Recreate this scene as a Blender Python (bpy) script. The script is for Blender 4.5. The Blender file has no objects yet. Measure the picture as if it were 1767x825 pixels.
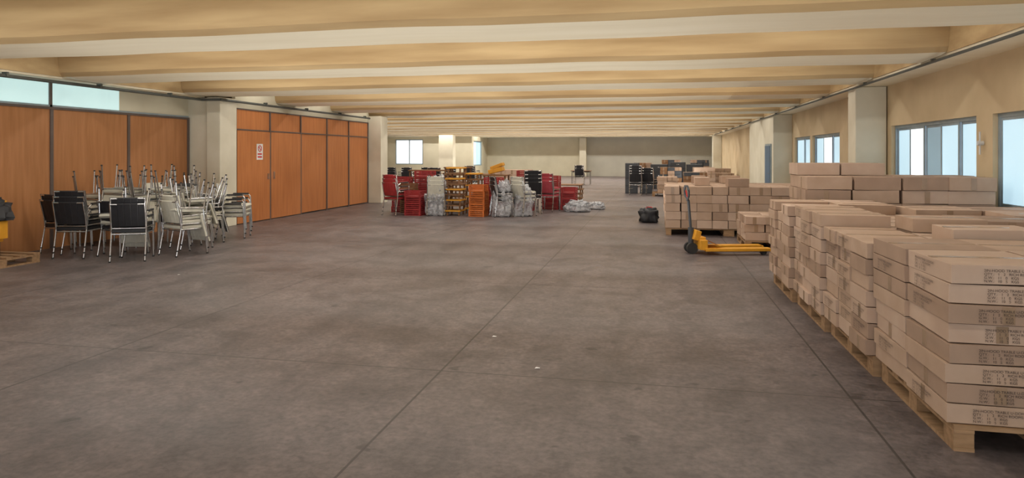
import bpy, math, random
from mathutils import Vector, Matrix, Euler, noise as mnoise
random.seed(7)
scene = bpy.context.scene
try:
    scene.view_settings.view_transform = 'Standard'
    scene.view_settings.look = 'None'
except Exception: pass

# ------------------------------------------------------------ materials
def mat(name, col, col2=None, rough=0.6, metal=0.0, scale=6.0, bump=0.0, stretch=(1,1,1), detail=5, emit=None, estr=0, spec=0.4):
    m = bpy.data.materials.new(name); m.use_nodes = True
    nt = m.node_tree; b = nt.nodes['Principled BSDF']
    b.inputs['Roughness'].default_value = rough
    b.inputs['Metallic'].default_value = metal
    b.inputs['Specular IOR Level'].default_value = spec
    c2 = col2 or tuple(c*0.82 for c in col)
    tc = nt.nodes.new('ShaderNodeTexCoord'); mp = nt.nodes.new('ShaderNodeMapping')
    mp.inputs['Scale'].default_value = stretch
    nz = nt.nodes.new('ShaderNodeTexNoise'); nz.inputs['Scale'].default_value = scale; nz.inputs['Detail'].default_value = detail
    nt.links.new(tc.outputs['Object'], mp.inputs['Vector']); nt.links.new(mp.outputs['Vector'], nz.inputs['Vector'])
    r = nt.nodes.new('ShaderNodeValToRGB')
    r.color_ramp.elements[0].position = 0.3; r.color_ramp.elements[1].position = 0.7
    r.color_ramp.elements[0].color = (*c2, 1); r.color_ramp.elements[1].color = (*col, 1)
    nt.links.new(nz.outputs['Fac'], r.inputs['Fac']); nt.links.new(r.outputs['Color'], b.inputs['Base Color'])
    if bump:
        bp = nt.nodes.new('ShaderNodeBump'); bp.inputs['Strength'].default_value = bump; bp.inputs['Distance'].default_value = 0.02
        nt.links.new(nz.outputs['Fac'], bp.inputs['Height']); nt.links.new(bp.outputs['Normal'], b.inputs['Normal'])
    if emit:
        b.inputs['Emission Color'].default_value = (*emit, 1); b.inputs['Emission Strength'].default_value = estr
    return m

M = {}
M['wall'] = mat('wall_cream_paint', (0.70,0.66,0.52), (0.62,0.58,0.45), 0.8, scale=1.2, bump=0.05)
M['wallR'] = mat('wall_beige_paint', (0.64,0.51,0.33), (0.54,0.42,0.26), 0.8, scale=1.5, bump=0.05)
M['wallgrey'] = mat('wall_grey_paint', (0.54,0.53,0.47), (0.47,0.46,0.41), 0.8, scale=1.0)
M['col'] = mat('column_paint', (0.70,0.66,0.54), (0.62,0.58,0.46), 0.75, scale=2.0)
M['beam'] = mat('beam_side_shaded', (0.56,0.41,0.22), (0.36,0.24,0.115), 0.75, scale=1.5, stretch=(0.3,1,3), bump=0.2, detail=9)  # darker tan puts the shade of the side faces into the colour
M['beamlow'] = mat('beam_soffit_lit', (0.88,0.81,0.64), (0.80,0.72,0.54), 0.75, scale=2.0, stretch=(0.2,2,2), bump=0.12)  # paler cream puts the lit look of the undersides into the colour
M['wood'] = mat('partition_wood_veneer', (0.52,0.20,0.07), (0.42,0.15,0.05), 0.38, scale=3.5, stretch=(4,4,0.35), detail=8)
M['wood2'] = mat('partition_wood_veneer_dull', (0.46,0.21,0.09), (0.37,0.16,0.06), 0.42, scale=3.5, stretch=(4,4,0.35), detail=8)
M['frame'] = mat('partition_frame', (0.13,0.10,0.09), None, 0.5)
M['alu'] = mat('window_aluminium', (0.36,0.44,0.50), None, 0.4, 0.3)
M['pane'] = mat('window_frosted_glass', (0.5,0.7,0.8), None, 0.3, scale=0.8, emit=(0.48,0.70,0.84), estr=0.8)
M['panew'] = mat('window_bright_glass', (0.7,0.75,0.8), None, 0.3, scale=0.8, emit=(0.85,0.93,1.0), estr=1.1)
M['paned'] = mat('window_dark_glass', (0.2,0.3,0.36), None, 0.2, scale=0.8, emit=(0.30,0.45,0.55), estr=0.45)
M['panec'] = mat('clerestory_glass', (0.5,0.7,0.7), None, 0.3, scale=0.8, emit=(0.58,0.80,0.80), estr=0.68)
M['pipe'] = mat('conduit_grey', (0.12,0.13,0.12), None, 0.5, 0.4)
M['card1'] = mat('cardboard_light', (0.46,0.325,0.24), (0.40,0.275,0.195), 0.85, scale=5, bump=0.05)
M['card2'] = mat('cardboard_mid', (0.37,0.25,0.18), (0.31,0.21,0.15), 0.85, scale=5, bump=0.05)
M['card3'] = mat('cardboard_pink', (0.51,0.375,0.29), (0.45,0.315,0.235), 0.85, scale=4, bump=0.05)
M['tape'] = mat('packing_tape', (0.34,0.23,0.15), None, 0.25)
M['ink'] = mat('printed_ink', (0.07,0.05,0.045), None, 0.8)
M['pallet'] = mat('pallet_wood', (0.36,0.22,0.12), (0.22,0.13,0.065), 0.85, scale=6, stretch=(1,4,4), bump=0.1)
M['chrome'] = mat('chrome_tube', (0.62,0.62,0.62), None, 0.22, 1.0)
M['black'] = mat('black_upholstery', (0.018,0.018,0.022), (0.010,0.010,0.012), 0.5)
M['cream'] = mat('cream_upholstery', (0.60,0.58,0.50), (0.50,0.48,0.40), 0.55)
M['red'] = mat('red_fabric', (0.36,0.03,0.032), (0.24,0.02,0.022), 0.6)
M['pink'] = mat('pink_red_fabric', (0.46,0.07,0.09), (0.34,0.04,0.055), 0.7)
M['yellow'] = mat('yellow_paint', (0.75,0.36,0.03), (0.60,0.27,0.02), 0.45)
M['orange'] = mat('orange_plastic', (0.60,0.16,0.03), (0.45,0.11,0.02), 0.5)
M['brown'] = mat('brown_wood', (0.26,0.13,0.06), (0.16,0.08,0.035), 0.6)
M['dgrey'] = mat('dark_grey_metal', (0.06,0.065,0.075), None, 0.5)
M['white'] = mat('white_paper', (0.75,0.75,0.74), None, 0.8)
M['redink'] = mat('red_ink', (0.6,0.03,0.03), None, 0.8)
M['bluedoor'] = mat('blue_grey_door', (0.10,0.17,0.26), None, 0.5)
M['rubber'] = mat('wheel_rubber', (0.03,0.03,0.03), None, 0.7)
M['lamp'] = mat('fill_lamp_housing', (0.8,0.8,0.78), None, 0.5)  # body of the added fill lamps
def plastic():
    m = mat('clear_plastic_wrap', (0.62,0.63,0.66), (0.40,0.41,0.44), 0.22, scale=14, bump=0.9, spec=0.6)
    nt=m.node_tree; b=nt.nodes['Principled BSDF']
    n=nt.nodes.new('ShaderNodeTexNoise'); n.inputs['Scale'].default_value=7; n.inputs['Distortion'].default_value=1.5
    tc=nt.nodes.new('ShaderNodeTexCoord'); nt.links.new(tc.outputs['Object'],n.inputs['Vector'])
    mr=nt.nodes.new('ShaderNodeMapRange'); mr.inputs['From Min'].default_value=0.35; mr.inputs['From Max'].default_value=0.65
    mr.inputs['To Min'].default_value=0.30; mr.inputs['To Max'].default_value=0.8
    nt.links.new(n.outputs['Fac'],mr.inputs['Value']); nt.links.new(mr.outputs[0],b.inputs['Alpha'])
    return m
M['grey'] = plastic()

# floor
def floor_mat():
    m = bpy.data.materials.new('concrete_floor'); m.use_nodes = True
    nt = m.node_tree; N = nt.nodes; L = nt.links; b = N['Principled BSDF']
    g = N.new('ShaderNodeNewGeometry')
    def noise(s, d, w=0.0, rough=0.62, sc=None):
        n = N.new('ShaderNodeTexNoise'); n.inputs['Scale'].default_value = s; n.inputs['Detail'].default_value = d
        n.inputs['Roughness'].default_value = rough
        n.inputs['Distortion'].default_value = w
        if sc:
            mp=N.new('ShaderNodeMapping'); mp.inputs['Scale'].default_value=sc; L.new(g.outputs['Position'], mp.inputs['Vector']); L.new(mp.outputs[0], n.inputs['Vector'])
        else: L.new(g.outputs['Position'], n.inputs['Vector'])
        return n
    def ramp(n,p0,c0,p1,c1):
        r=N.new('ShaderNodeValToRGB'); e=r.color_ramp.elements
        e[0].position=p0; e[0].color=(*c0,1); e[1].position=p1; e[1].color=(*c1,1); L.new(n.outputs['Fac'], r.inputs['Fac']); return r
    def mult(a,bb,f):
        mx=N.new('ShaderNodeMix'); mx.data_type='RGBA'; mx.blend_type='MULTIPLY'; mx.inputs['Factor'].default_value=f
        L.new(a,mx.inputs['A']); L.new(bb,mx.inputs['B']); return mx.outputs['Result']
    n1 = noise(0.45, 8, 0.3); n2 = noise(1.6, 10, 0.6, 0.7); n3 = noise(24, 6); n4=noise(5,3,0.2,0.5); n5=noise(1.0,6,0.4,0.6,(2.2,0.35,1)); n6=noise(7,8,0.3,0.7)
    c = ramp(n1,0.3,(0.108,0.090,0.091),0.72,(0.160,0.127,0.122)).outputs['Color']
    c = mult(c, ramp(n2,0.42,(0.55,0.55,0.56),0.54,(1.06,1.05,1.04)).outputs['Color'],0.6)
    c = mult(c, ramp(n5,0.40,(0.74,0.74,0.75),0.56,(1.08,1.07,1.06)).outputs['Color'],0.55)
    c = mult(c, ramp(n6,0.40,(0.70,0.70,0.71),0.58,(1.10,1.10,1.10)).outputs['Color'],0.7)
    c = mult(c, ramp(n3,0.38,(0.68,0.68,0.68),0.6,(1.18,1.18,1.18)).outputs['Color'],0.75)
    c = mult(c, ramp(n4,0.28,(0.35,0.35,0.36),0.34,(1,1,1)).outputs['Color'],0.75)
    sp = N.new('ShaderNodeSeparateXYZ'); L.new(g.outputs['Position'], sp.inputs[0])
    def joint(out, off, per, w):
        a = N.new('ShaderNodeMath'); a.operation='ADD'; a.inputs[1].default_value = -off + per*100.5
        L.new(out, a.inputs[0])
        mo = N.new('ShaderNodeMath'); mo.operation='MODULO'; mo.inputs[1].default_value = per
        L.new(a.outputs[0], mo.inputs[0])
        s = N.new('ShaderNodeMath'); s.operation='SUBTRACT'; s.inputs[1].default_value = per/2; L.new(mo.outputs[0], s.inputs[0])
        ab = N.new('ShaderNodeMath'); ab.operation='ABSOLUTE'; L.new(s.outputs[0], ab.inputs[0])
        lt = N.new('ShaderNodeMath'); lt.operation='LESS_THAN'; lt.inputs[1].default_value = w; L.new(ab.outputs[0], lt.inputs[0])
        return lt.outputs[0]
    j1 = joint(sp.outputs['X'], -1.55, 2.81, 0.008); j2 = joint(sp.outputs['Y'], 4.85, 3.45, 0.007)
    jm = N.new('ShaderNodeMath'); jm.operation='MAXIMUM'; L.new(j1, jm.inputs[0]); L.new(j2, jm.inputs[1])
    js = N.new('ShaderNodeMath'); js.operation='MULTIPLY'; js.inputs[1].default_value=0.85; L.new(jm.outputs[0], js.inputs[0])
    mx3 = N.new('ShaderNodeMix'); mx3.data_type='RGBA'; L.new(js.outputs[0], mx3.inputs['Factor'])
    L.new(c, mx3.inputs['A']); mx3.inputs['B'].default_value=(0.02,0.016,0.015,1)
    L.new(mx3.outputs['Result'], b.inputs['Base Color'])
    rr = N.new('ShaderNodeMapRange'); rr.inputs['To Min'].default_value=0.30; rr.inputs['To Max'].default_value=0.58
    L.new(n2.outputs['Fac'], rr.inputs['Value']); L.new(rr.outputs[0], b.inputs['Roughness'])
    bp = N.new('ShaderNodeBump'); bp.inputs['Strength'].default_value=0.12; bp.inputs['Distance'].default_value=0.01
    L.new(n3.outputs['Fac'], bp.inputs['Height']); L.new(bp.outputs['Normal'], b.inputs['Normal'])
    return m
M['floor'] = floor_mat()

# ------------------------------------------------------------ mesh builder
class MB:
    def __init__(s): s.v=[]; s.f=[]; s.m=[]; s.mats=[]; s.sm=[]
    def mi(s, k):
        if k not in s.mats: s.mats.append(k)
        return s.mats.index(k)
    def add(s, vs, fs, k, smooth=False):
        o=len(s.v); s.v += [tuple(v) for v in vs]; i=s.mi(k)
        for f in fs: s.f.append([o+a for a in f]); s.m.append(i); s.sm.append(smooth)
    def box(s, c, d, k, rot=None):
        hx,hy,hz = d[0]/2,d[1]/2,d[2]/2
        vs=[Vector((x,y,z)) for x in(-hx,hx) for y in(-hy,hy) for z in(-hz,hz)]
        if rot is not None:
            R=Euler(rot).to_matrix(); vs=[R@v for v in vs]
        c=Vector(c); vs=[v+c for v in vs]
        s.add(vs,[(0,1,3,2),(4,6,7,5),(0,4,5,1),(2,3,7,6),(0,2,6,4),(1,5,7,3)],k)
    def rng(s, a, b, k):
        s.box([(a[i]+b[i])/2 for i in range(3)],[b[i]-a[i] for i in range(3)],k)
    def tube(s, pts, r, k, n=8, closed=False):
        pts=[Vector(p) for p in pts]
        for i in range(len(pts)-1):
            s.cyl(pts[i],pts[i+1],r,k,n)
    def cyl(s, a, b, r, k, n=8, r2=None):
        a=Vector(a); b=Vector(b); r2 = r if r2 is None else r2
        d=(b-a).normalized(); u=d.orthogonal().normalized(); w=d.cross(u)
        vs=[]
        for p,q in((a,r),(b,r2)):
            for i in range(n):
                t=2*math.pi*i/n; vs.append(p+(u*math.cos(t)+w*math.sin(t))*q)
        fs=[(i,(i+1)%n,n+(i+1)%n,n+i) for i in range(n)]
        s.add(vs,fs,k,True); s.add(vs,[tuple(range(n))[::-1],tuple(range(n,2*n))],k)
    def blob(s, c, r, k, seed=0, n=28, mm=18, sq=0.6, amp=0.16, fr=3.0, bot=-0.6, smooth=True):
        vs=[]; fs=[]
        def pw(v): return math.copysign(abs(v)**sq, v)
        for j in range(mm+1):
            t=math.pi*j/mm
            for i in range(n):
                p=2*math.pi*i/n
                x,y,z=math.sin(t)*pw(math.cos(p)),math.sin(t)*pw(math.sin(p)),pw(math.cos(t))
                st=math.sin(t)**(sq-1+0.001) if 0<j<mm and sq<1 else 1
                x*=st; y*=st
                q=1+amp*mnoise.noise(Vector((x*fr+seed*3.1,y*fr,z*fr*0.6)))*1.6+amp*0.5*mnoise.noise(Vector((x*fr*3,y*fr*3+seed,z*fr*1.4)))
                z=max(z,bot)
                vs.append((c[0]+r[0]*q*x,c[1]+r[1]*q*y,c[2]+r[2]*(z if z<=bot else z*q)))
        for j in range(mm):
            for i in range(n): fs.append((j*n+i,(j+1)*n+i,(j+1)*n+(i+1)%n,j*n+(i+1)%n))
        s.add(vs,fs,k,smooth)
    def mesh(s, name):
        me=bpy.data.meshes.new(name); me.from_pydata(s.v,[],s.f)
        for k in s.mats: me.materials.append(M[k])
        me.polygons.foreach_set('material_index', s.m); me.polygons.foreach_set('use_smooth', s.sm)
        me.update(); return me
    def obj(s, name, loc=(0,0,0), rz=0.0, bevel=0, parent=None):
        o=bpy.data.objects.new(name, s.mesh(name)); scene.collection.objects.link(o)
        o.location=loc; o.rotation_euler=(0,0,rz)
        if bevel: addbev(o,bevel)
        if parent: o.parent=parent
        return o
def addbev(o,w,seg=2):
    b=o.modifiers.new('bevel','BEVEL'); b.width=w; b.segments=seg; b.limit_method='ANGLE'; b.angle_limit=math.radians(60)
def inst(name, me, loc, rot=(0,0,0), bevel=0, sc=1):
    o=bpy.data.objects.new(name, me); scene.collection.objects.link(o); o.location=loc; o.rotation_euler=rot; o.scale=(sc,sc,sc)
    if bevel: addbev(o,bevel)
    return o

# ------------------------------------------------------------ room shell
XR=4.2; XL=-10.1; XP=-9.3; YB=49.0; SL=3.6; XF=-20.0
b=MB(); b.rng((XF-0.3,-6,-0.2),(XR+0.3,YB+4,0),'floor'); b.obj('floor')
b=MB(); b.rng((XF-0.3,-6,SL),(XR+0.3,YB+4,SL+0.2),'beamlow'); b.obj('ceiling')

wins=[(0.8,5.0),(5.6,9.75),(10.2,13.55),(17.1,19.9),(20.2,22.3)]
SI,HD=0.9,2.12
b=MB(); b.rng((XR,-6,0),(XR+0.3,YB,SI),'wallR'); b.rng((XR,-6,HD),(XR+0.3,YB,SL),'wallR')
y=-6
for a,c in wins: b.rng((XR,y,SI),(XR+0.3,a,HD),'wallR'); y=c
b.rng((XR,y,SI),(XR+0.3,YB,HD),'wallR'); b.obj('wall_right')

def window_x(name, x, y0, y1, z0, z1, n, panes=None):
    w=MB(); t=0.05
    w.rng((x,y0,z0),(x+0.07,y0+t,z1),'alu'); w.rng((x,y1-t,z0),(x+0.07,y1,z1),'alu')
    w.rng((x,y0+t,z0),(x+0.07,y1-t,z0+t),'alu'); w.rng((x,y0+t,z1-t),(x+0.07,y1-t,z1),'alu')
    s=(y1-y0-2*t)/n
    for i in range(n):
        a=y0+t+i*s; c=a+s
        off=0.01 if i%2 else 0.035
        w.rng((x+off,a,z0+t),(x+off+0.02,a+0.045,z1-t),'alu'); w.rng((x+off,c-0.045,z0+t),(x+off+0.02,c,z1-t),'alu')
        w.rng((x+off,a+0.045,z0+t),(x+off+0.02,c-0.045,z0+t+0.04),'alu'); w.rng((x+off,a+0.045,z1-t-0.04),(x+off+0.02,c-0.045,z1-t),'alu')
        k = panes[i] if panes else 'pane'
        w.rng((x+off+0.006,a+0.045,z0+t+0.04),(x+off+0.012,c-0.045,z1-t-0.04),k)
    w.obj(name)
pn={2:['pane','pane','paned','panew','pane'],3:['pane','panew','pane'],1:['pane','pane','panew','pane']}
for i,(a,c) in enumerate(wins):
    p=pn.get(i); window_x('window_%d'%(i+1), XR+0.06, a, c, SI, HD, len(p) if p else (4 if c-a>3 else 2), p)

# left side: low partition (near) + clerestory + tall partition with doors
YE=13.38
b=MB(); s=1.75; y=YE-0.03
PT=2.42
b.rng((XL-0.08,-6,0.0),(XL-0.02,YE,PT-0.04),'wood2')
while y>-6:
    b.rng((XL-0.02,y-0.03,0.0),(XL,y+0.03,PT-0.04),'frame'); y-=s
b.rng((XL-0.10,-6,PT-0.04),(XL,YE,PT),'frame')
b.obj('partition_wall_low')
b=MB(); b.rng((XL-0.09,-6,PT),(XL-0.05,11.4,2.95),'panec'); b.rng((XL-0.09,11.4,PT),(XL-0.05,YE+0.5,2.95),'wall')
for y in (9.85,6.35,2.85,-1): b.rng((XL-0.05,y-0.025,PT),(XL-0.02,y+0.025,2.95),'frame')
b.rng((XL-0.05,-6,PT),(XL-0.02,YE,PT+0.035),'alu')
b.obj('window_6')
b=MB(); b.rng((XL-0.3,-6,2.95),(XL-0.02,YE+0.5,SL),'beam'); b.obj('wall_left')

YC=13.38
b=MB(); b.rng((XL-0.25,YE+.02,0),(XP-0.33,YC+0.6,2.86),'col'); b.rng((XP-0.33,YC-.06,0),(XP,YC+0.55,2.86),'col'); b.obj('column_wide',bevel=0.01)
T2=2.67; TR=2.18; Y1=21.25
Y0=YC+0.55
ys=[Y0, 15.35, 16.85, 18.35, 19.8, Y1]
b=MB()
b.rng((XP-0.10,Y0,0.03),(XP-0.04,Y1,T2),'wood')
for y in ys: b.rng((XP-0.04,y-0.025,0.0),(XP-0.015,y+0.025,T2),'frame')
for a,c in zip(ys[:-1],ys[1:]):
    b.rng((XP-0.04,a+0.03,TR-0.015),(XP-0.02,c-0.03,TR+0.015),'frame')
    b.rng((XP-0.04,a+0.03,T2-0.03),(XP-0.02,c-0.03,T2),'frame')
b.rng((XP-0.12,Y0,T2),(XP-0.04,Y1,SL),'wall')
b.obj('partition_wall_tall')
d=MB(); a,c=ys[0]+0.04,ys[1]-0.03
d.rng((XP-0.038,a,0.02),(XP-0.012,c,TR-0.025),'wood'); d.rng((XP-0.012,c-0.12,1.0),(XP+0.02,c-0.08,1.14),'chrome'); 
yy=a+0.90
d.rng((XP-0.012,yy-0.13,1.48),(XP-0.008,yy+0.13,1.86),'white')
for k in range(20):
    t0=2*math.pi*k/20; t1=2*math.pi*(k+1)/20
    d.cyl((XP-0.006,yy+0.07*math.cos(t0),1.75+0.07*math.sin(t0)),(XP-0.006,yy+0.07*math.cos(t1),1.75+0.07*math.sin(t1)),0.009,'redink',5)
d.cyl((XP-0.006,yy-0.05,1.80),(XP-0.006,yy+0.05,1.70),0.009,'redink',5)
d.rng((XP-0.008,yy-0.09,1.60),(XP-0.006,yy+0.09,1.635),'redink'); d.rng((XP-0.008,yy-0.09,1.53),(XP-0.006,yy+0.09,1.565),'redink')
d.obj('door_1')
d=MB(); a,c=ys[1]+0.03,ys[2]-0.03
d.rng((XP-0.038,a,0.02),(XP-0.012,c,TR-0.025),'wood'); d.rng((XP-0.012,a+0.08,1.0),(XP+0.02,a+0.12,1.18),'chrome'); d.obj('door_2')

b=MB(); b.rng((XP-0.15,Y1+0.03,0),(XP+0.42,Y1+0.6,2.88),'col'); b.obj('column',bevel=0.01)
b=MB(); b.rng((XF,Y1+0.25,0),(XP-0.16,Y1+0.45,SL),'wall'); b.obj('wall_inner')
b=MB(); b.rng((XF-0.2,Y1+0.25,0),(XF,YB,SL),'wall'); b.obj('wall_left_far')
def column(x,y,w=0.48,dp=0.5,top=2.86):
    b=MB(); b.box((0,0,top/2),(w,dp,top),'col'); b.box((0,0,0.05),(w+0.02,dp+0.02,0.1),'wallgrey'); b.obj('column',(x,y,0),bevel=0.01)
column(3.915,14.0,0.53,0.5); column(-13.2,42.6,0.95,0.6,2.88); column(3.92,46.0,0.53,0.7)
b=MB(); b.rng((3.64,22.7,0),(XR,28.2,2.86),'col'); b.obj('column_block',bevel=0.01)
d=MB(); d.rng((3.60,23.0,0.0),(3.64,24.1,1.95),'alu'); d.rng((3.585,23.06,0.02),(3.60,24.04,1.89),'bluedoor'); d.cyl((3.57,23.15,1.0),(3.57,23.28,1.0),0.012,'chrome'); d.obj('door_3')

# back walls
YW=46.5
b=MB(); xa,xb=-18.3,-16.2
b.rng((XF,YW,0),(xa,YW+.2,SL),'wall'); b.rng((xb,YW,0),(-12.6,YW+.2,SL),'wall'); b.rng((xa,YW,0),(xb,YW+.2,0.9),'wall'); b.rng((xa,YW,2.7),(xb,YW+.2,SL),'wall'); b.obj('wall_back_left')
w=MB()
w.rng((xa,YW+.04,0.9),(xb,YW+.10,0.97),'alu'); w.rng((xa,YW+.04,2.63),(xb,YW+.10,2.7),'alu')
for x in (xa,(xa+xb)/2-0.03,xb-0.07): w.rng((x,YW+.04,0.97),(x+0.07,YW+.10,2.63),'alu')
w.rng((xa+0.07,YW+.06,0.97),(xb-0.07,YW+.08,2.63),'panew'); w.obj('window_7')
b=MB(); b.rng((-12.8,YW+.2,0),(-12.6,YW+.5,SL),'wall'); b.rng((-12.8,49.4,0),(-12.6,51,SL),'wall'); b.rng((-12.8,YW+.5,0),(-12.6,49.4,0.8),'wall'); b.rng((-12.8,YW+.5,2.6),(-12.6,49.4,SL),'wall'); b.obj('wall_jog')
window_x('window_8',-12.72,YW+.5,49.4,0.8,2.6,2,['pane','pane'])
b=MB(); b.rng((-12.8,51,0),(-5.2,51.2,SL),'wall'); b.obj('wall_back')
b=MB(); b.rng((-5.2,51.0,0),(XR,51.2,SL),'wallgrey'); b.obj('wall_back_right')
b=MB(); b.rng((XR,YB,0),(XR+0.3,51.2,SL),'wall'); b.obj('wall_right_far')
column(-5.2,50.65,0.5,0.6)
b=MB(); b.rng((XF,-6.2,0),(XR+0.3,-6,SL),'wall'); b.obj('wall_rear')

# ceiling beams (moulded concrete ribs), profile in (y,z)
prof=[(-1.12,SL,0),(-1.07,3.25,0),(-1.03,2.97,0),(-0.97,2.905,1),(-0.80,2.89,1),(-0.5,2.885,1),(-0.1,2.88,1),(-0.02,2.90,1),(0.06,3.1,0),(0.1,SL,0)]
def beam(yb,x0,x1):
    m=MB(); n=len(prof); SEG=40
    rn=[]
    for k in range(SEG+1):
        x=x0+(x1-x0)*k/SEG
        rn.append((x, 0.022*mnoise.noise(Vector((x*0.6,yb,0))), 0.014*mnoise.noise(Vector((x*0.8,yb,7)))))
    for i in range(n-1):
        vs=[];fs=[]
        for x,wy,wz in rn:
            for q in (prof[i],prof[i+1]):
                lo=q[1]<3.4
                vs.append((x,yb+q[0]+(wy if lo else 0),q[1]+(max(wz,-0.01) if lo else 0)))
        for k in range(SEG): fs.append((2*k,2*k+1,2*k+3,2*k+2))
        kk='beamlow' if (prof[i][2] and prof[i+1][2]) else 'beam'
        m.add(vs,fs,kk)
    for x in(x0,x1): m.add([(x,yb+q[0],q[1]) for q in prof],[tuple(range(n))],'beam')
    m.obj('ceiling_beam')
yb=1.63
lampys=[]
while yb<51:
    beam(yb, -9.70 if yb<21.5 else XF, 3.64)
    lampys.append(yb+0.95); yb+=3.0
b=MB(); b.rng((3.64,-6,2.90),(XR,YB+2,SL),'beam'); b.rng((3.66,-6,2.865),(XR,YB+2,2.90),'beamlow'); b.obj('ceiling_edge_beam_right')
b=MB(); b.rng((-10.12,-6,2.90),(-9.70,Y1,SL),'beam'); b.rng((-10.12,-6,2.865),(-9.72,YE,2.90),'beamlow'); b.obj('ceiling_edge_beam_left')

# conduits
b=MB(); xx=-9.66
b.tube([(xx,-2,2.80),(xx,YC-.2,2.80),(XP+0.05,YC-0.12,2.80),(XP+0.08,Y1-.1,2.80)],0.028,'pipe',8)
for y in (4,5.6,7.2,8.6,10.4,12.2,15,17,19,20.8):
    x=xx if y<YC else XP+0.07
    b.rng((x-0.05,y-0.02,2.79),(x+0.04,y+0.02,2.86),'pipe')
b.tube([(xx,8.1,2.80),(xx+0.02,8.1,2.62)],0.02,'pipe')
b.obj('electrical_conduit')
b=MB(); b.tube([(3.60,3,2.83),(3.60,44,2.83)],0.02,'pipe')
for y in range(4,44,3): b.rng((3.58,y-0.02,2.82),(3.635,y+0.02,2.87),'pipe')
b.obj('ceiling_pipe')
b=MB(); b.cyl((4.12,9.98,1.75),(4.19,9.98,1.75),0.03,'white'); b.cyl((4.15,9.98,1.6),(4.15,9.98,1.9),0.012,'white'); b.obj('window_latch_rod')

# added fill lamps in the bays, hidden from the camera by the beams
for i,y in enumerate(lampys[:-1]):
    x0,x1=(-9,3) if y<22 else (-17,3)
    L=x1-x0; f=MB(); f.box((0,0,0),(L,0.16,0.05),'lamp'); o=f.obj('added_fill_light_row',((x0+x1)/2,y,SL-0.026))
    ld=bpy.data.lights.new('tube','AREA'); ld.shape='RECTANGLE'; ld.size=L-0.2; ld.size_y=0.14; ld.energy=L*(7 if y<6 else 12 if y<22 else 16 if y<36 else 24); ld.color=(1.0,0.95,0.87)
    lo=bpy.data.objects.new('tube',ld); scene.collection.objects.link(lo); lo.parent=o; lo.location=(0,0,-0.03)
# added fill spots without fixtures, near the floor, brightening the ceiling
for y in (1.0,4.6,8.2,11.2,15.2,20.8,25.5,30,34.5,39,43.5,47):
    xs=(-6.3,-3.2,-0.4) if y<22 else (-16,-12,-8.2,-5.2,-1.9,1.4) if y<45 else (-10.5,-7.5,-4.5,-1.5,1.5)
    for x in xs:
        ld=bpy.data.lights.new('added_uplight','SPOT'); ld.energy=88 if y>4 else 48; ld.spot_size=math.radians(168); ld.spot_blend=1.0; ld.shadow_soft_size=0.0; ld.color=(1.0,0.96,0.88)
        o=bpy.data.objects.new('ceiling_fill_spot',ld); scene.collection.objects.link(o); o.location=(x,y,0.12); o.rotation_euler=(math.pi,0,0)

def area(name,loc,rot,sx,sy,e,col):
    ld=bpy.data.lights.new(name,'AREA'); ld.shape='RECTANGLE'; ld.size=sx; ld.size_y=sy; ld.energy=e; ld.color=col
    o=bpy.data.objects.new(name,ld); scene.collection.objects.link(o); o.location=loc; o.rotation_euler=rot; return o
area('rear_fill_light',(-3,-5.6,1.3),(math.radians(99),0,0),12,2.2,450,(0.93,0.96,1.0))  # added fill light behind the camera; no loading door is built
w=bpy.data.worlds.new('world'); scene.world=w; w.use_nodes=True
w.node_tree.nodes['Background'].inputs[0].default_value=(0.6,0.75,0.9,1); w.node_tree.nodes['Background'].inputs[1].default_value=0.8

# ------------------------------------------------------------ pallets and cartons
def pallet_mesh(w=1.0,l=1.2,k='pallet'):
    b=MB(); n=6; bw=0.11
    for i in range(n):
        y=-l/2+bw/2+(l-bw)*i/(n-1); b.box((0,y,0.131),(w,bw,0.024),k)
    for x in(-w/2+0.05,0,w/2-0.05):
        b.box((x,0,0.109),(0.10,l,0.018),k)
        for y in(-l/2+0.07,0,l/2-0.07): b.box((x,y,0.06),(0.10,0.13,0.078),k)
        b.box((x,0,0.0105),(0.10,l,0.021),k)
    return b.mesh('wooden_pallet')
PM=pallet_mesh(); PMs=pallet_mesh(1.2,1.0)
txt=bpy.data.curves.new('carton_text','FONT')
txt.body='2IN-HOOD TRABLE U-DOHONS\nQTY.:   1   2   RICH ROOMS\nG.W.:   11   0   KGS\nN.W.:   10   5   KGS'
txt.size=0.020; txt.space_line=0.95; txt.materials.append(M['ink']); txt.align_x='LEFT'
def label(parent, loc, rz):
    t=bpy.data.objects.new('printed_label',txt); scene.collection.objects.link(t)
    t.location=loc; t.rotation_euler=(math.pi/2,0,rz); t.parent=parent
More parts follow.
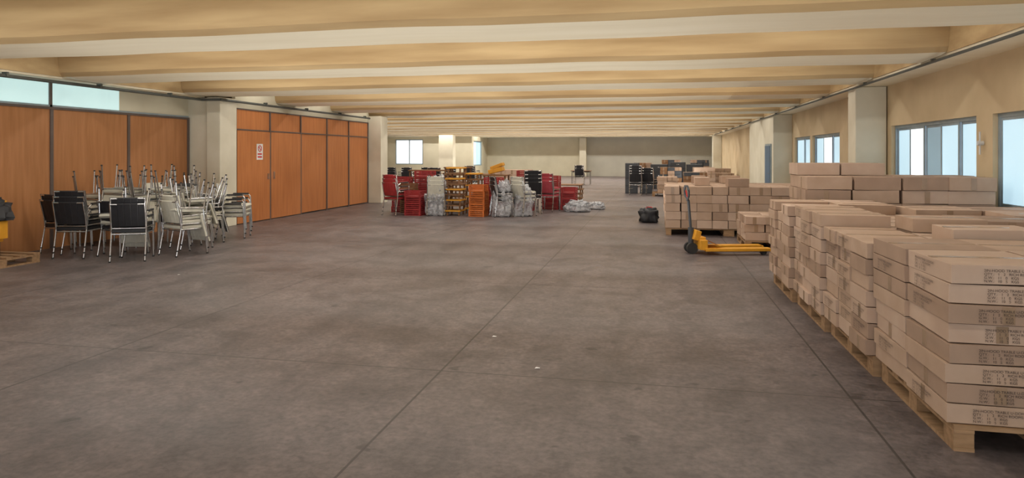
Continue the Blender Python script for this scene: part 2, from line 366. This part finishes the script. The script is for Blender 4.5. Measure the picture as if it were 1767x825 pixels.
def stack(name,x0,x1,y0,y1,z0,h,nl,nx,ny,lab='',seed=0,gap=0.008,jit=0.016,extra=0.0,miss=0.0,kinds=('card1','card1','card2','card3','card3')):
    rnd=random.Random(seed); b=MB(); cx,cy=(x0+x1)/2,(y0+y1)/2
    dx=(x1-x0)/nx; dy=(y1-y0)/ny; labs=[]
    for i in range(nx):
        for j in range(ny):
            tot=nl+(1 if rnd.random()<extra else 0)-(1 if rnd.random()<miss else 0)
            zz=z0+0.001
            colx=rnd.uniform(-jit,jit)*0.7
            for l in range(tot):
                hh=h
                ox=colx+rnd.uniform(-jit,jit); oy=rnd.uniform(-gap/2,gap/2); a=rnd.uniform(-0.025,0.025)
                tilt=rnd.uniform(-0.012,0.012)
                k=rnd.choice(kinds)
                c=(x0-cx+dx*(i+.5)+(ox if i in(0,nx-1) else 0), y0-cy+dy*(j+.5)+oy+(rnd.uniform(-jit,jit)*.6 if j==0 else 0), zz+hh/2)
                sz=(dx-gap,dy-gap,hh-0.006)
                b.box(c,sz,k,(tilt*.5,tilt,a))
                if i==0:
                    if rnd.random()<0.35: b.box((c[0]-sz[0]/2+0.0,c[1]+rnd.uniform(-.05,.05),c[2]),(0.006,0.055,sz[2]*0.9),'tape',(0,0,a))
                    if 'x' in lab and rnd.random()<0.5: labs.append(((c[0]-sz[0]/2-0.008,c[1]+sz[1]*0.3,c[2]+0.018),-math.pi/2))
                if j==0:
                    if rnd.random()<0.5: b.box((c[0]+rnd.uniform(-.03,.03),c[1]-sz[1]/2,c[2]),(0.06,0.006,sz[2]*0.9),'tape',(0,0,a))
                    if 'y' in lab: labs.append(((c[0]-sz[0]*0.22+rnd.uniform(-.03,.03),c[1]-sz[1]/2-0.010,c[2]+0.018),0))
                if l==tot-1: b.box((c[0],c[1],c[2]+sz[2]/2),(sz[0]*0.98,0.05,0.003),'tape',(0,0,a))
                zz+=hh
    o=b.obj(name,(cx,cy,0),bevel=0.008)
    for p,r in labs: label(o,p,r)
    return o
def palletstack(x0,y0,nl,h=0.108,w=1.0,l=1.2,nx=2,ny=3,seed=0,lab='',extra=0.0,miss=0.0,over=0.03,overr=None,**kw):
    inst('wooden_pallet', PM if w<=1.05 else PMs, (x0+w/2,y0+l/2,0),bevel=0)
    stack('cardboard_box_stack',x0-over,x0+w+(over if overr is None else overr),y0+0.02,y0+l+0.06,0.143,h,nl,nx,ny,lab,seed,extra=extra,miss=miss,**kw)
palletstack(1.58,4.10,8,seed=1,ny=2,lab='xy',overr=0.07)
palletstack(1.54,5.36,7,seed=2,ny=3,lab='x',extra=0.4,h=0.116,overr=0.10)
palletstack(1.50,6.62,7,seed=3,ny=3,lab='x',extra=0.3,h=0.114,overr=0.14)
palletstack(1.46,7.88,7,seed=4,ny=3,extra=0.3,h=0.112,overr=0.18)
for i,(yy,ex) in enumerate(((4.10,0.3),(5.36,0.4),(6.62,0.5),(7.88,0.5))):
    palletstack(2.74,yy,7,seed=5+i,ny=2,lab='y' if i==0 else '',extra=ex,over=0.06,overr=0.2,h=0.110)
palletstack(1.95,9.35,7,h=0.168,seed=9,ny=2,nx=2,extra=0.3,overr=0.06)
palletstack(3.05,9.35,7,h=0.168,seed=10,ny=2,nx=2,extra=0.0,miss=0.0)
inst('wooden_pallet',PM,(2.0,12.75,0)); stack('cardboard_box_stack',1.50,2.5,12.2,13.3,0.143,0.135,3,3,3,'',21)
for i,(x,nl) in enumerate(((0.22,5),(1.42,5),(2.62,5))):
    w=1.18
    for j,yy in enumerate((13.95,15.07)):
        if x>2.5 and j==0:
            inst('wooden_pallet',PM,(3.1,14.5,0)); stack('cardboard_box_stack',2.61,3.55,13.98,15.05,0.143,0.165,5,3,2,'',40)
            continue
        inst('wooden_pallet',PMs,(x+0.60,yy+0.52,0)); stack('cardboard_box_stack',x-0.01,x+w,yy,yy+1.1,0.143,0.165,nl,3 if i else 4,2,'',30+i+3*j,extra=0.1)

# ------------------------------------------------------------ pallet jack
b=MB()
for y in(-0.20,0.20):
    b.box((0.60,y,0.085),(1.06,0.15,0.05),'yellow'); b.box((1.15,y,0.07),(0.06,0.10,0.04),'yellow')
    b.cyl((1.02,y-0.05,0.04),(1.02,y+0.05,0.04),0.04,'rubber',12)
b.box((0.05,0,0.16),(0.12,0.50,0.16),'yellow'); b.box((-0.02,0,0.30),(0.09,0.30,0.16),'yellow',(0,0.3,0))
b.box((0.05,0,0.25),(0.10,0.36,0.06),'yellow')
b.add([(0.11,-0.25,0.24),(0.11,0.25,0.24),(0.38,0.2,0.112),(0.38,-0.2,0.112)],[(0,1,2,3),(3,2,1,0)],'yellow')
b.cyl((-0.09,0,0.12),(-0.09,0,0.42),0.045,'dgrey',12)
b.cyl((-0.09,-0.10,0.09),(-0.09,-0.04,0.09),0.09,'rubber',16); b.cyl((-0.09,0.04,0.09),(-0.09,0.10,0.09),0.09,'rubber',16)
b.cyl((-0.09,0,0.38),(-0.13,0,0.86),0.022,'dgrey',10)
hp=[(-0.15,0,0.86),(-0.155,-0.10,0.93),(-0.16,-0.12,1.02),(-0.165,-0.066,1.09),(-0.165,0.066,1.09),(-0.16,0.12,1.02),(-0.155,0.10,0.93),(-0.13,0,0.86)]
b.tube(hp,0.018,'dgrey',8); b.tube([(-0.135,0,0.86),(-0.17,0,1.02)],0.012,'redink',6)
b.obj('pallet_jack',(0.66,11.5,0),math.radians(14),bevel=0.008)

b=MB(); b.blob((0,0,0.13),(0.21,0.18,0.20),'black',3,amp=0.25); b.blob((0.04,0.02,0.24),(0.15,0.13,0.10),'black',5,amp=0.3); b.tube([(-0.1,0,0.30),(-0.03,0,0.36),(0.06,0,0.36),(0.12,0,0.30)],0.012,'redink',6)
b.obj('black_duffel_bag',(-0.14,16.5,0.0))

# ------------------------------------------------------------ chairs
def chair_mesh(up,arms=True,frame='chrome'):
    b=MB(); r=0.0125; w=0.235
    for s in(-1,1):
        x=s*w
        if arms:
            b.tube([(x,-0.25,0.0),(x,-0.22,0.60),(x,-0.19,0.645),(x,0.12,0.65),(x,0.20,0.60)],r,frame)
            b.box((x,-0.04,0.665),(0.045,0.30,0.025),'black')
        else: b.tube([(x,-0.25,0.0),(x,-0.21,0.44)],r,frame)
        b.tube([(x,0.28,0.0),(x,0.20,0.44),(x,0.22,0.60),(x*0.98,0.29,0.88)],r,frame)
        b.tube([(x,-0.22,0.42),(x,0.21,0.42)],r,frame)
        b.cyl((x,-0.25,0),(x,-0.25,0.02),0.017,'rubber'); b.cyl((x,0.28,0),(x,0.28,0.02),0.017,'rubber')
    b.tube([(-w,-0.215,0.41),(w,-0.215,0.41)],r,frame); b.tube([(-w,0.205,0.41),(w,0.205,0.41)],r,frame)
    b.tube([(-w,0.285,0.86),(w,0.285,0.86)],r,frame)
    b.box((0,0.0,0.455),(0.45,0.42,0.05),up); b.box((0,-0.22,0.445),(0.45,0.05,0.045),up,(0.5,0,0))
    for i in range(5):
        t=(i-2)/2; b.box((t*0.18,0.235-0.02*t*t+0.015,0.70),(0.10,0.035,0.36),up,(-0.24,0,0.16*-t))
    return b.mesh('chair')
CB=chair_mesh('black'); CC=chair_mesh('cream',False); CR=chair_mesh('red',True); CBn=chair_mesh('black',False); CCa=chair_mesh('cream',True); CP=chair_mesh('pink',False)
rc=random.Random(5)
def chairstack(me,x,y,a,n,dz=0.085,name='stacked_chairs',top=None,ntop=1):
    e=bpy.data.objects.new(name,None); scene.collection.objects.link(e); e.location=(x,y,0); e.rotation_euler=(0,0,math.radians(a))
    for i in range(n):
        o=inst('chair_part',me,(0,-0.015*i,dz*i),(0,0,0),bevel=0.01); o.parent=e
    if top:
        for i in range(ntop):
            o=inst('upturned_chair_part',top,(0.01,-0.02+0.015*i,dz*(n-1)+0.490+0.482+0.095*i),(math.pi+rc.uniform(-.03,.06)*(i+1),rc.uniform(-.05,.05)*(i+1),rc.uniform(-.12,.12)*i),bevel=0.01); o.parent=e
    return e
def table(x,y,a,k='brown',w=1.2,dp=0.65,name='table',ups=()):
    b=MB(); b.box((0,0,0.73),(w,dp,0.03),k)
    for sx in(-1,1):
        for sy in(-1,1): b.cyl((sx*(w/2-0.06),sy*(dp/2-0.06),0),(sx*(w/2-0.06),sy*(dp/2-0.06),0.715),0.018,'chrome')
    b.box((0,0,0.68),(w-0.14,0.03,0.06),'dgrey'); t=b.obj(name,(x,y,0),math.radians(a),bevel=0.006)
    for (ux,side,me,n) in ups:
        for i in range(n):
            o=inst('upturned_chair_part',me,(ux,side*(-dp/2+0.215),0.747+0.482+0.095*i),(math.pi,rc.uniform(-.05,.05)*i,(0 if side>0 else math.pi)+rc.uniform(-.15,.15)*i),bevel=0.01); o.parent=t
    return t
chairstack(CB,-9.45,9.5,172,2); chairstack(CB,-8.87,9.15,192,3)
chairstack(CBn,-8.32,9.45,176,1,top=CC,ntop=2); chairstack(CB,-7.82,9.05,207,2)
chairstack(CC,-7.42,9.70,160,2,top=CC,ntop=2); chairstack(CC,-7.80,10.4,148,2,top=CC,ntop=3)
chairstack(CC,-8.05,11.2,125,2,top=CBn,ntop=3); chairstack(CCa,-8.0,11.9,110,3)
table(-9.4,10.6,0,'black',1.1,0.9,ups=((-0.27,1,CC,2),(0.27,1,CC,3),(-0.27,-1,CC,1),(0.27,-1,CBn,2)))
table(-8.53,10.6,0,'black',0.56,0.9,ups=((0,1,CC,2),(0,-1,CC,3)))
chairstack(CBn,-8.72,11.65,90,3,top=CC,ntop=2); chairstack(CC,-9.45,11.75,80,3,top=CC,ntop=2)

# left edge: pallet with yellow armchair and black jacket
inst('wooden_pallet',PM,(-9.48,7.95,0))
b=MB()
b.box((0,0,0.30),(0.62,0.62,0.22),'yellow'); b.box((0,0.27,0.57),(0.62,0.14,0.45),'yellow',(-0.12,0,0))
for s in(-1,1):
    b.box((s*0.33,0,0.42),(0.12,0.62,0.36),'yellow')
    for t in(-1,1): b.cyl((s*0.28,t*0.25,0),(s*0.28,t*0.25,0.2),0.03,'black')
b.blob((0.16,0.05,0.62),(0.28,0.34,0.20),'black',9,amp=0.25); b.obj('yellow_armchair',(-9.63,7.95,0.144),0,bevel=0.03)

# ------------------------------------------------------------ far clutter
def bundle(x,y,sx,sy,sz,seed,me=None,name='plastic_wrapped_chairs'):
    b=MB(); 
    b.blob((0,0,sz*0.30),(sx,sy,sz*0.5),'grey',seed,amp=0.22,sq=0.7)
    b.blob((sx*0.15,-sy*0.1,sz*0.68),(sx*0.72,sy*0.7,sz*0.32),'grey',seed+1,amp=0.35,sq=0.8)
    e=b.obj(name,(x,y,0.0))
    if me:
        for i in range(3):
            o=inst('chair_part',me,(0,0,0.1*i),(0,0,0.4+seed),bevel=0.01,sc=0.95); o.parent=e
def rack(x,y,w,d,n,h,k='brown',name='stacked_wooden_tables',k2=None):
    b=MB()
    for i in range(n):
        z=h*(i+1)/n-0.02; ox=0.015*((i*7)%3-1)
        b.box((ox,0,z),(w,d,0.035),k if i%2 or not k2 else k2)
        z0=h*i/n
        for sx in(-1,1):
            for sy in(-1,1): b.box((ox+sx*(w/2-0.05),sy*(d/2-0.05),(z0+z-0.0175)/2),(0.04,0.04,z-0.0175-z0),k)
    b.obj(name,(x,y,0),bevel=0.004)
def crates(x,y,n,k='red',w=0.5,d=0.4,h=0.16,seed=0):
    b=MB(); rnd=random.Random(seed)
    for i in range(n):
        z=i*(h+0.004); ox=rnd.uniform(-.012,.012)
        b.box((ox,0,z+0.01),(w,d,0.02),k)
        for sx in(-1,1):
            for sy in(-1,1): b.box((ox+sx*(w/2-0.02),sy*(d/2-0.02),z+h/2+0.01),(0.04,0.04,h-0.022),k)
        for q in(0.32,0.62,0.92):
            for sy in(-1,1): b.box((ox,sy*(d/2-0.008),z+h*q),(w-0.08,0.014,h*0.17),k)
            for sx in(-1,1): b.box((ox+sx*(w/2-0.008),0,z+h*q),(0.014,d-0.08,h*0.17),k)
    b.obj('stacked_crates',(x,y,0),rnd.uniform(-.1,.1))
chairstack(CR,-6.75,17.2,160,3,0.1); crates(-6.22,17.25,4,'red',0.46,seed=12); crates(-6.95,18.2,6,'red',seed=1); crates(-6.35,18.4,7,'red',seed=2); crates(-6.62,17.85,5,'brown',0.42,0.3,seed=9)
bundle(-5.66,17.3,0.27,0.27,0.85,3,CC); bundle(-5.85,18.1,0.24,0.25,1.0,33,CBn)
crates(-4.50,17.3,5,'orange',0.42,seed=13); crates(-4.30,18.2,6,'red',0.45,seed=3)
bundle(-3.88,17.3,0.26,0.26,0.9,8,CBn); bundle(-3.35,17.55,0.24,0.26,0.8,21,CC); chairstack(CB,-3.3,18.4,200,4,0.1)
chairstack(CP,-2.95,19.2,165,3,0.1); crates(-3.65,19.4,7,'red',seed=4); crates(-3.0,20.0,6,'red',seed=5); crates(-2.45,19.9,4,'red',0.42,seed=14)
bundle(-2.15,19.2,0.36,0.28,0.32,15); bundle(-1.75,20.2,0.3,0.25,0.22,16)
rack(-5.18,17.5,0.42,0.5,9,1.27,'brown',k2='yellow'); rack(-4.86,18.2,0.4,0.5,7,1.1,'brown',k2='yellow'); rack(-5.6,19.1,0.7,0.6,6,1.25,'brown'); rack(-6.6,19.6,1.2,0.6,5,1.15,'brown')
b=MB(); b.box((0,0,0.12),(0.42,0.34,0.12),'yellow',(0,-0.25,0)); b.box((0.03,0,0.24),(0.38,0.32,0.09),'yellow',(0,-0.35,0)); b.obj('yellow_crate',(-4.47,19.2,1.03),bevel=0.01)
rack(-4.45,19.2,0.7,0.6,4,1.03,'brown')
inst('wooden_pallet',PMs,(-4.6,22.4,0)); stack('cardboard_box_stack',-5.15,-4.05,21.9,22.9,0.143,0.16,6,3,2,'',50)
rack(-6.2,23.0,1.5,0.7,5,0.95,'brown'); rack(-3.0,23.2,1.2,0.7,4,0.6,'brown'); chairstack(CBn,-7.0,21.5,170,4,0.1)
chairstack(CB,-10.6,28.5,180,3); chairstack(CB,-11.3,28.7,160,3); chairstack(CB,-9.9,28.9,200,3); table(-11.2,31,0); table(-9.3,31,0)
chairstack(CB,-8.4,27.5,200,3); chairstack(CB,-7.6,28.1,170,4)
table(-3.9,37,0,'brown',1.1,0.6); chairstack(CBn,-3.9,36.2,180,3)
def cabinet(x,y,w,d,h,k='dgrey',name='filing_cabinet'):
    b=MB(); b.box((0,0,h/2),(w,d,h),k); n=max(2,int(h/0.3))
    for i in range(n):
        z=(i+.5)*h/n; b.box((0,-d/2-0.008,z),(w-0.05,0.016,h/n-0.03),k); b.box((0,-d/2-0.025,z+0.05),(0.14,0.015,0.015),'chrome')
    b.obj(name,(x,y,0),bevel=0.006)
chairstack(CBn,-0.75,27.6,180,4,0.1); chairstack(CBn,-0.2,27.9,160,3,0.1); cabinet(-0.95,28.9,0.5,0.55,1.25); cabinet(-0.35,29.0,0.5,0.55,1.05)
dk=('dgrey','dgrey','brown','card2')
inst('wooden_pallet',PM,(0.40,27.4,0)); stack('cardboard_box_stack',0.1,0.85,26.9,27.9,0.143,0.15,4,2,2,'',60)
cabinet(0.2,33,0.8,0.55,1.15,'dgrey'); cabinet(1.05,33,0.7,0.55,1.25,'dgrey'); cabinet(1.8,33,0.7,0.55,1.15)
inst('wooden_pallet',PM,(0.7,31.2,0)); stack('cardboard_box_stack',0.25,1.15,30.7,31.7,0.143,0.15,6,3,2,'',71,kinds=dk)
inst('wooden_pallet',PM,(2.1,31.2,0)); stack('cardboard_box_stack',1.65,2.55,30.7,31.7,0.143,0.15,6,3,2,'',61)
inst('wooden_pallet',PM,(-0.6,35.2,0)); stack('cardboard_box_stack',-1.05,-0.15,34.7,35.7,0.143,0.15,7,3,2,'',72,kinds=dk)
inst('wooden_pallet',PM,(0.8,35.4,0)); stack('cardboard_box_stack',0.35,1.25,34.9,35.9,0.143,0.15,8,3,2,'',73,kinds=dk)
inst('wooden_pallet',PM,(2.2,35.4,0)); stack('cardboard_box_stack',1.75,2.6,34.9,35.9,0.143,0.15,8,3,2,'',74,kinds=dk)
inst('wooden_pallet',PM,(1.6,28.6,0)); stack('cardboard_box_stack',1.15,2.05,28.1,29.1,0.143,0.15,5,3,2,'',75,kinds=dk)
inst('wooden_pallet',PM,(3.2,33.5,0)); stack('cardboard_box_stack',2.75,3.6,33.0,33.9,0.143,0.15,4,3,2,'',62)
inst('wooden_pallet',PM,(3.3,37.0,0)); stack('cardboard_box_stack',2.85,3.8,36.5,37.5,0.143,0.15,5,3,2,'',63)
for x,y in((-1.38,5.85),(-0.86,5.05),(-6.2,8.0)):
    b=MB(); b.add([(-.02,-.01,0.002),(.02,-.012,0.006),(.018,.012,0.003),(-.012,.01,0.008)],[(0,1,2,3)],'white'); b.obj('paper_scrap',(x,y,0.0))

# ------------------------------------------------------------ camera
cam=bpy.data.cameras.new('camera'); co=bpy.data.objects.new('camera',cam); scene.collection.objects.link(co)
co.location=(0,0,1.6); co.rotation_euler=(math.radians(90),0,math.radians(11.8))
cam.sensor_width=36; cam.lens=24.04; cam.shift_y=-0.0823; cam.clip_end=200
scene.camera=co
